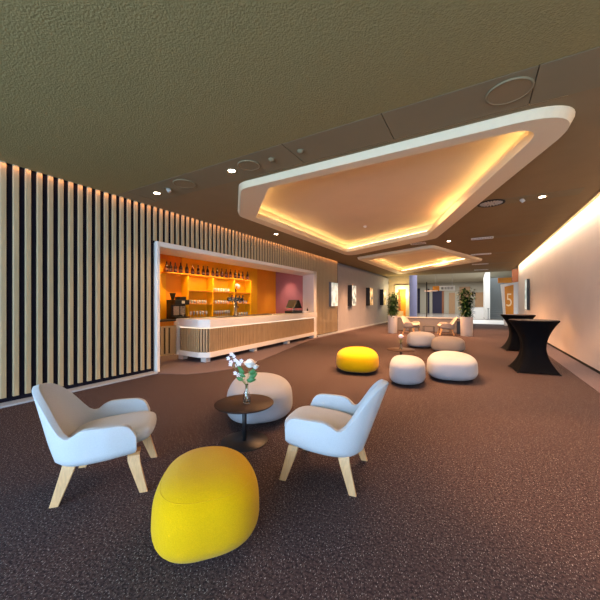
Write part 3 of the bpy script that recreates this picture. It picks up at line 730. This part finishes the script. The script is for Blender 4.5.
# ================================================================== ARMCHAIRS
def lerp_tab(tab, x):
    for (a, va_), (b, vb) in zip(tab, tab[1:]):
        if x <= b:
            t = (x-a)/(b-a); t = t*t*(3-2*t); return va_ + (vb-va_)*t
    return tab[-1][1]
def armchair(x, y, rz, m, label):
    t = thing('armchair', label, 'armchair', (x, y, 0), rz)
    # plan of the shell: right arm front -> back -> left arm front, |s| from 0 (back centre) to 1 (arm front)
    X = [(0, -.33), (.2, -.325), (.34, -.255), (.42, -.175), (.7, .05), (1, .265)]
    Y = [(0, 0), (.2, .17), (.36, .285), (.48, .325), (.7, .335), (1, .30)]
    Htop = [(0, .84), (.12, .835), (.22, .805), (.30, .72), (.36, .58), (.415, .485), (.50, .545), (.58, .57), (.85, .57), (.93, .545), (1, .45)]
    def lin(tab, q):
        for (a, p), (b, r) in zip(tab, tab[1:]):
            if q <= b: return p + (r-p)*(q-a)/(b-a)
        return tab[-1][1]
    NS = 72; bm = bmesh.new(); rows = []
    fr = [0, .12, .25, .4, .55, .7, .85, 1]
    for i in range(NS+1):
        s = -1 + 2*i/NS; q = abs(s); sg = 1 if s >= 0 else -1
        # smooth plan
        px = sum(lin(X, min(1, max(0, q+d))) for d in (-.06, -.03, 0, .03, .06))/5
        py = sum((1 if (q+d) >= 0 else -1)*lin(Y, min(1, abs(q+d))) for d in (-.06, -.03, 0, .03, .06))/5*sg
        ht = sum(lin(Htop, min(1, abs(s+d))) for d in (-.03, -.02, -.01, 0, .01, .02, .03))/7; col = []
        for u, zz in ((.0, .262), (.45, .262), (.80, .268), (.94, .285)):
            col.append(bm.verts.new((px*u+.0, py*u, zz+.035+.10*px*u)))
        back = max(0, 1-q/.42); back = back**.5 if back > 0 else 0
        zb = .345 + .10*px
        for f in fr:
            z = zb + (ht-zb)*f
            rx = -(z-.30)*.36*back - max(0, z-.3)*.12*(1-back)*(1 if q < .6 else 0)
            flare = (z-.30)*.10*(1-back)
            nar = 1 - .42*back*max(0, (z-.45)/.4)
            col.append(bm.verts.new((px + rx, py*nar + sg*flare, z)))
        rows.append(col)
    for a, b in zip(rows, rows[1:]):
        for k in range(len(a)-1): bm.faces.new((a[k], a[k+1], b[k+1], b[k]))
    bmesh.ops.remove_doubles(bm, verts=bm.verts[:], dist=.0006)
    sh = obj('shell', bm, m, t, True, solid=.048)
    b = sh.modifiers.new('round', 'BEVEL'); b.width = .018; b.segments = 3; b.limit_method = 'ANGLE'; b.angle_limit = 1.0
    # seat cushion
    bm = bmesh.new(); NT, NP = 48, 16; rings = []
    for k in range(NP+1):
        p = PI*k/NP
        ring = []
        for i in range(1 if k in (0, NP) else NT):
            th = 2*PI*i/NT; ct, st = math.cos(th), math.sin(th)
            r = 1/((abs(ct)**3.6+abs(st)**3.6)**(1/3.6)); e = 2/3.4
            rr = (math.sin(p)**e) if 0 < k < NP else 0; c = math.cos(p); zz = -(abs(c)**e)*(1 if c > 0 else -1)
            xx = .315*r*ct*rr; yy = .268*r*st*rr
            yy *= 1 + .08*(xx/.33)
            ring.append(bm.verts.new((xx+.03, yy, .408 + .075*zz + (xx/.33)*.022)))
        rings.append(ring)
    for A, B in zip(rings, rings[1:]):
        for i in range(NT):
            j = (i+1) % NT
            if len(A) == 1: bm.faces.new((A[0], B[j], B[i]))
            elif len(B) == 1: bm.faces.new((A[i], A[j], B[0]))
            else: bm.faces.new((A[i], A[j], B[j], B[i]))
    obj('seat_cushion', bm, m, t, True)
    for sx in (-1, 1):
        for sy in (-1, 1):
            path = [Vector((sx*.05, sy*.17, .243)), Vector((sx*.155, sy*.215, .243)), Vector((sx*.20, sy*.235, .225)), Vector((sx*.218, sy*.245, .185)), Vector((sx*.30, sy*.305, 0))]
            wd = [.07, .074, .074, .07, .048]; th = .024
            bm = bmesh.new(); rings = []
            for k, p in enumerate(path):
                d = (path[min(k+1, 4)] - path[max(k-1, 0)]).normalized()
                if k == 4: d = Vector((0, 0, -1))
                # plank faces outwards (y); its broad side runs along x
                thd = Vector((0, 1, 0)) if k >= 3 else Vector((0, .6, .8*1)).normalized()
                if k < 2: thd = Vector((0, 0, 1))
                wdv = Vector((1, 0, 0)) if k >= 2 else Vector((0, 1, 0))
                if k == 2: thd = Vector((0, .7*sy, .7)); wdv = Vector((.75, .6*sy*-sx*0, 0)).normalized()
                if k >= 3: thd = Vector((0, sy, 0))
                if k < 2: wdv = Vector((0, 1, 0)); 
                rings.append((p, wdv, thd, wd[k]))
            # simple robust sweep: straight plank plus rounded knee
            def quad(p, a, b, w): return [bm.verts.new(p + a*w/2*i + b*th/2*j) for i, j in ((-1,-1),(1,-1),(1,1),(-1,1))]
            A = Vector((1, 0, 0)); 
            secs = [quad(Vector((sx*.215, sy*.13, .285)), A, Vector((0,0,1)), .07),
                    quad(Vector((sx*.215, sy*.215, .285)), A, Vector((0,0,1)), .086),
                    quad(Vector((sx*.218, sy*.240, .272)), A, Vector((0,sy*.6,.8)), .088),
                    quad(Vector((sx*.222, sy*.252, .245)), A, Vector((0,sy,.2)).normalized(), .088),
                    quad(Vector((sx*.235, sy*.260, .20)), A, Vector((0,sy,.1)).normalized(), .082),
                    quad(Vector((sx*.298, sy*.285, .0)), A, Vector((0,sy,0)), .058)]
            for a, b in zip(secs, secs[1:]):
                for i in range(4): bm.faces.new((a[i], a[(i+1)%4], b[(i+1)%4], b[i]))
            bm.faces.new(secs[0]); bm.faces.new(secs[-1])
            obj('leg', bm, 'oak', t, bevel=.003)
    return t
armchair(-2.70, 1.47, math.radians(47.7), 'fabric', 'pale grey armchair on oak legs at the left, facing the near side table')
armchair(-1.17, 2.51, math.radians(-171), 'fabric', 'pale grey armchair on oak legs right of the near side table, facing left')
armchair(-2.72, 15.7, math.radians(-20), 'beige', 'beige armchair far away, beside the left tall potted plant')
armchair(-1.24, 15.85, math.radians(-165), 'beige', 'beige armchair far away, beside the right tall potted plant')

# ================================================================== TALL TABLES UNDER BLACK STRETCH COVERS
def tall_table(x, y, rz, label, H=1.12, rt=.455, half=.39):
    t = thing('cocktail_table', label, 'table', (x, y, 0), rz)
    NT, NZ = 96, 30; bm = bmesh.new(); rings = []
    for k in range(NZ+1):
        v = k/NZ; ring = []
        for i in range(NT):
            th = 2*PI*i/NT
            sq = 1/max(abs(math.cos(th)), abs(math.sin(th)))          # 1..1.414 at the feet
            c = abs(math.sin(2*th))                                    # 1 at the feet
            foot = half*(sq*.96 + .04)
            waist = .205 + .045*c**2
            top = rt
            if v < .48:
                s = 1 - v/.48; r = waist + (foot-waist)*(s**1.75)
            else:
                s = (v-.48)/.52; r = waist + (top-waist)*(s**1.9)
            z = v*(H-.03)
            if v == 0: z = .012 + .03*(1-c)**1.2
            ring.append(bm.verts.new((r*math.cos(th), r*math.sin(th), z)))
        rings.append(ring)
    rings.append([bm.verts.new(((rt+.006)*math.cos(2*PI*i/NT), (rt+.006)*math.sin(2*PI*i/NT), H-.014)) for i in range(NT)])
    rings.append([bm.verts.new(((rt-.006)*math.cos(2*PI*i/NT), (rt-.006)*math.sin(2*PI*i/NT), H)) for i in range(NT)])
    for a, b in zip(rings, rings[1:]):
        for i in range(NT): bm.faces.new((a[i], a[(i+1)%NT], b[(i+1)%NT], b[i]))
    obj('stretch_cover', bm, 'stretch', t, True)
    bm = bmesh.new(); lathe(bm, [(0, H+.001), (rt-.007, H+.001), (rt-.004, H-.012), (0, H-.012)], n=64); obj('table_top', bm, 'cloth_top', t)
    for a in range(4):
        th = PI/4 + a*PI/2; r = half*1.39
        bm = bmesh.new(); lathe(bm, [(0, 0), (.022, 0), (.022, .02), (0, .02)], r*math.cos(th)*.96, r*math.sin(th)*.96, 12); obj('foot', bm, 'black', t)
tall_table(1.09, 8.42, math.radians(8), 'nearer tall round table under a black stretch cover, by the right wall')
tall_table(1.15, 11.9, math.radians(8), 'farther tall round table under a black stretch cover, behind the nearer one')

# ================================================================== POTTED PLANTS
def plant(x, y, H, R, label, seed, rp=.235, hp=.86, col='pot'):
    rnd = random.Random(seed)
    t = thing('potted_plant', label, 'plant', (x, y, 0))
    bm = bmesh.new(); lathe(bm, [(0, 0), (rp*.92, 0), (rp*.93, .01), (rp, hp-.01), (rp, hp), (rp-.025, hp), (rp-.03, hp-.06), (0, hp-.06)], n=36); obj('planter', bm, col, t, True)
    bm = bmesh.new(); lathe(bm, [(0, hp-.05), (rp-.03, hp-.055)], n=24); obj('soil', bm, 'soil', t)
    bm = bmesh.new(); tips = []
    for k in range(9):
        a = rnd.uniform(0, 2*PI); r = R*rnd.uniform(.15, .6); z = hp + H*rnd.uniform(.5, .92)
        p = [Vector((rnd.uniform(-.03, .03), rnd.uniform(-.03, .03), hp-.06)), Vector((r*.3*math.cos(a), r*.3*math.sin(a), hp+(z-hp)*.5)), Vector((r*math.cos(a), r*math.sin(a), z))]
        tube(bm, p, [.018, .012, .005], 6); tips.append(p)
    obj('trunk', bm, 'stem', t)
    bm = bmesh.new()
    for k in range(800):
        p = rnd.choice(tips); u = rnd.uniform(.12, 1.05)
        c = p[0].lerp(p[1], min(1, u*2)) if u < .5 else p[1].lerp(p[2], (u-.5)*2)
        zf = (c.z-hp)/H; rad = R*(.75 - .35*zf)
        d = Vector((rnd.gauss(0, 1), rnd.gauss(0, 1), rnd.uniform(-.5, .7))).normalized()
        c = c + d*rad*rnd.uniform(.05, .65)
        if c.z < hp+.02: c.z = hp + rnd.uniform(.02, .2)
        leaf(bm, c, d, rnd.uniform(.13, .21), rnd.uniform(.06, .10), bend=rnd.uniform(.1, .6))
    obj('foliage', bm, 'leaf', t)
plant(-3.59, 15.5, 1.28, .36, 'bushy green plant in a white planter, near the yellow doorway', 3)
plant(-.37, 15.75, 1.38, .47, 'bushy green plant in a pale planter right of the beige armchairs', 4, rp=.26)

# ================================================================== FAR FURNITURE
pt_ = thing('partition_counter', 'long low grey counter block with a pale top behind the beige armchairs', 'counter', (-2.35, 17.2, 0))
bm = bmesh.new(); box(bm, -1.68, -.25, .02, 1.75, .7, .68); obj('body', bm, 'partition', pt_, bevel=.01)
bm = bmesh.new(); box(bm, -1.70, -.27, .68, 1.77, .72, .72); obj('top', bm, 'partition', pt_, bevel=.006)
bm = bmesh.new(); box(bm, -.80, 16.45, 0, -.60, 16.7, .62); tag(obj('waste_bin', bm, 'black', bevel=.01), 'black box between the right beige armchair and the right planter', 'bin')
ct = thing('coffee_table', 'low dark table between the two far beige armchairs', 'table', (-1.98, 15.95, 0))
bm = bmesh.new(); box(bm, -.25, -.2, .36, .25, .2, .38); obj('table_top', bm, 'blackmetal', ct, bevel=.004)
for sx in (-1, 1):
    for sy in (-1, 1):
        bm = bmesh.new(); box(bm, sx*.23-.01, sy*.18-.01, 0, sx*.23+.01, sy*.18+.01, .36); obj('leg', bm, 'blackmetal', ct)
# slim pole lamp standing behind the counter
pl = thing('floor_lamp', 'thin dark pole lamp with a pale arm behind the low grey counter', 'lamp', (-2.6, 20.0, 0))
bm = bmesh.new(); lathe(bm, [(0, 0), (.16, 0), (.16, .02), (.03, .03), (.03, 2.75), (0, 2.75)], n=14); obj('pole', bm, 'blackmetal', pl, True)
bm = bmesh.new(); tube(bm, [(-.12, 0, 2.2), (.6, .1, 2.22)], .045, 10); obj('arm', bm, 'white', pl, True)
# reception desk
rd = thing('reception_desk', 'white box-shaped reception desk in the far hall behind the right plant', 'desk', (.1, 32.8, 0))
bm = bmesh.new(); box(bm, -.5, -.3, .0, .5, .3, 1.02); obj('body', bm, 'white', rd, bevel=.01)
bm = bmesh.new(); box(bm, -.53, -.33, 1.02, .53, .33, 1.08); obj('top', bm, 'pale_top', rd, bevel=.005)
bm = bmesh.new(); lathe(bm, [(0, 0), (.13, 0), (.13, .03), (.03, .05), (.03, .9), (.1, 1.0), (0, 1.0)], .95, 32.3, 16); tag(obj('bollard', bm, 'stair', smooth=True), 'slim grey bollard between the white desk and the staircase', 'bollard')
# hanging direction sign
hs = thing('hanging_sign', 'hanging sign box in the far hall, yellow at the left and white beyond', 'sign', (-2.16, 26, 2.42))
bm = bmesh.new(); box(bm, -.78, 0, 0, -.3, .08, .38); obj('yellow_field', bm, 'sign_orange', hs)
bm = bmesh.new(); box(bm, -.3, 0, 0, .78, .08, .38); wf = obj('white_field', bm, 'white', hs)
bm = bmesh.new()
for k, (a, b) in enumerate(((-.16, -.05), (.0, .04), (.12, .17), (.22, .26), (.31, .36), (.41, .45), (.5, .55), (.6, .64))):
    box(bm, a, -.006, .1, b, -.001, .28)
obj('dark_marks', bm, 'partition', wf)
bm = bmesh.new(); box(bm, -.6, .03, .38, -.57, .05, 1.9); box(bm, .57, .03, .38, .6, .05, 1.9); obj('hanger', bm, 'grille', hs)
# white wedge wall with the orange 5 panel
fw = thing('sign_wall', 'white slanted wall block carrying the orange panel with a 5', 'sign', (0, 24, 0))
bm = bmesh.new()
a = [(1.62, 0), (2.50, 0), (2.50, 2.86), (1.42, 2.70)]
f = [bm.verts.new((x, 0, z)) for x, z in a]; g = [bm.verts.new((x, .5, z)) for x, z in a]
bm.faces.new(f); bm.faces.new(g[::-1])
for i in range(4): bm.faces.new((f[i-1], f[i], g[i], g[i-1]))
obj('block', bm, 'white', fw, bevel=.01)
bm = bmesh.new()
a = [(1.69, .25), (2.10, .25), (2.10, 2.66), (1.61, 2.54)]
f = [bm.verts.new((x, -.03, z)) for x, z in a]; g = [bm.verts.new((x, -.001, z)) for x, z in a]
bm.faces.new(f); bm.faces.new(g[::-1])
for i in range(4): bm.faces.new((f[i-1], f[i], g[i], g[i-1]))
op = obj('orange_panel', bm, 'sign_orange', fw)
cu = bpy.data.curves.new('five', 'FONT'); cu.body = '5'; cu.size = 1.22; cu.extrude = .006; cu.align_x = 'CENTER'; cu.offset = -.006
tmp = bpy.data.objects.new('five', cu); C.objects.link(tmp)
bpy.context.view_layer.update()
me = bpy.data.meshes.new_from_object(tmp.evaluated_get(bpy.context.evaluated_depsgraph_get()))
bpy.data.objects.remove(tmp)
me.materials.clear(); me.materials.append(M['sign_cream'])
dg = bpy.data.objects.new('digit', me); C.objects.link(dg); dg.parent = op
dg.rotation_euler = (PI/2, 0, 0); dg.location = (1.86, -.038, 1.27); dg.scale = (.62, 1, 1)
bm = bmesh.new(); box(bm, 1.3, 25.0, 2.85, 2.3, 25.1, 3.2); tag(obj('orange_board', bm, 'sign_orange'), 'plain orange panel high up above the white wall with the 5', 'sign')
# yellow hall light discs on the far ceiling
for x, y, lab in ((-1.9, 29.5, 'small lit downlight on the pale far ceiling above the hanging sign'), (-3.6, 27.0, 'small lit downlight on the pale far ceiling left of the hanging sign')):
    bm = bmesh.new(); lathe(bm, [(0, -.01), (.1, -.01), (.12, 0)], x, y, 20, cz=4.318); tag(obj('downlight', bm, 'lamp'), lab, 'ceiling light')
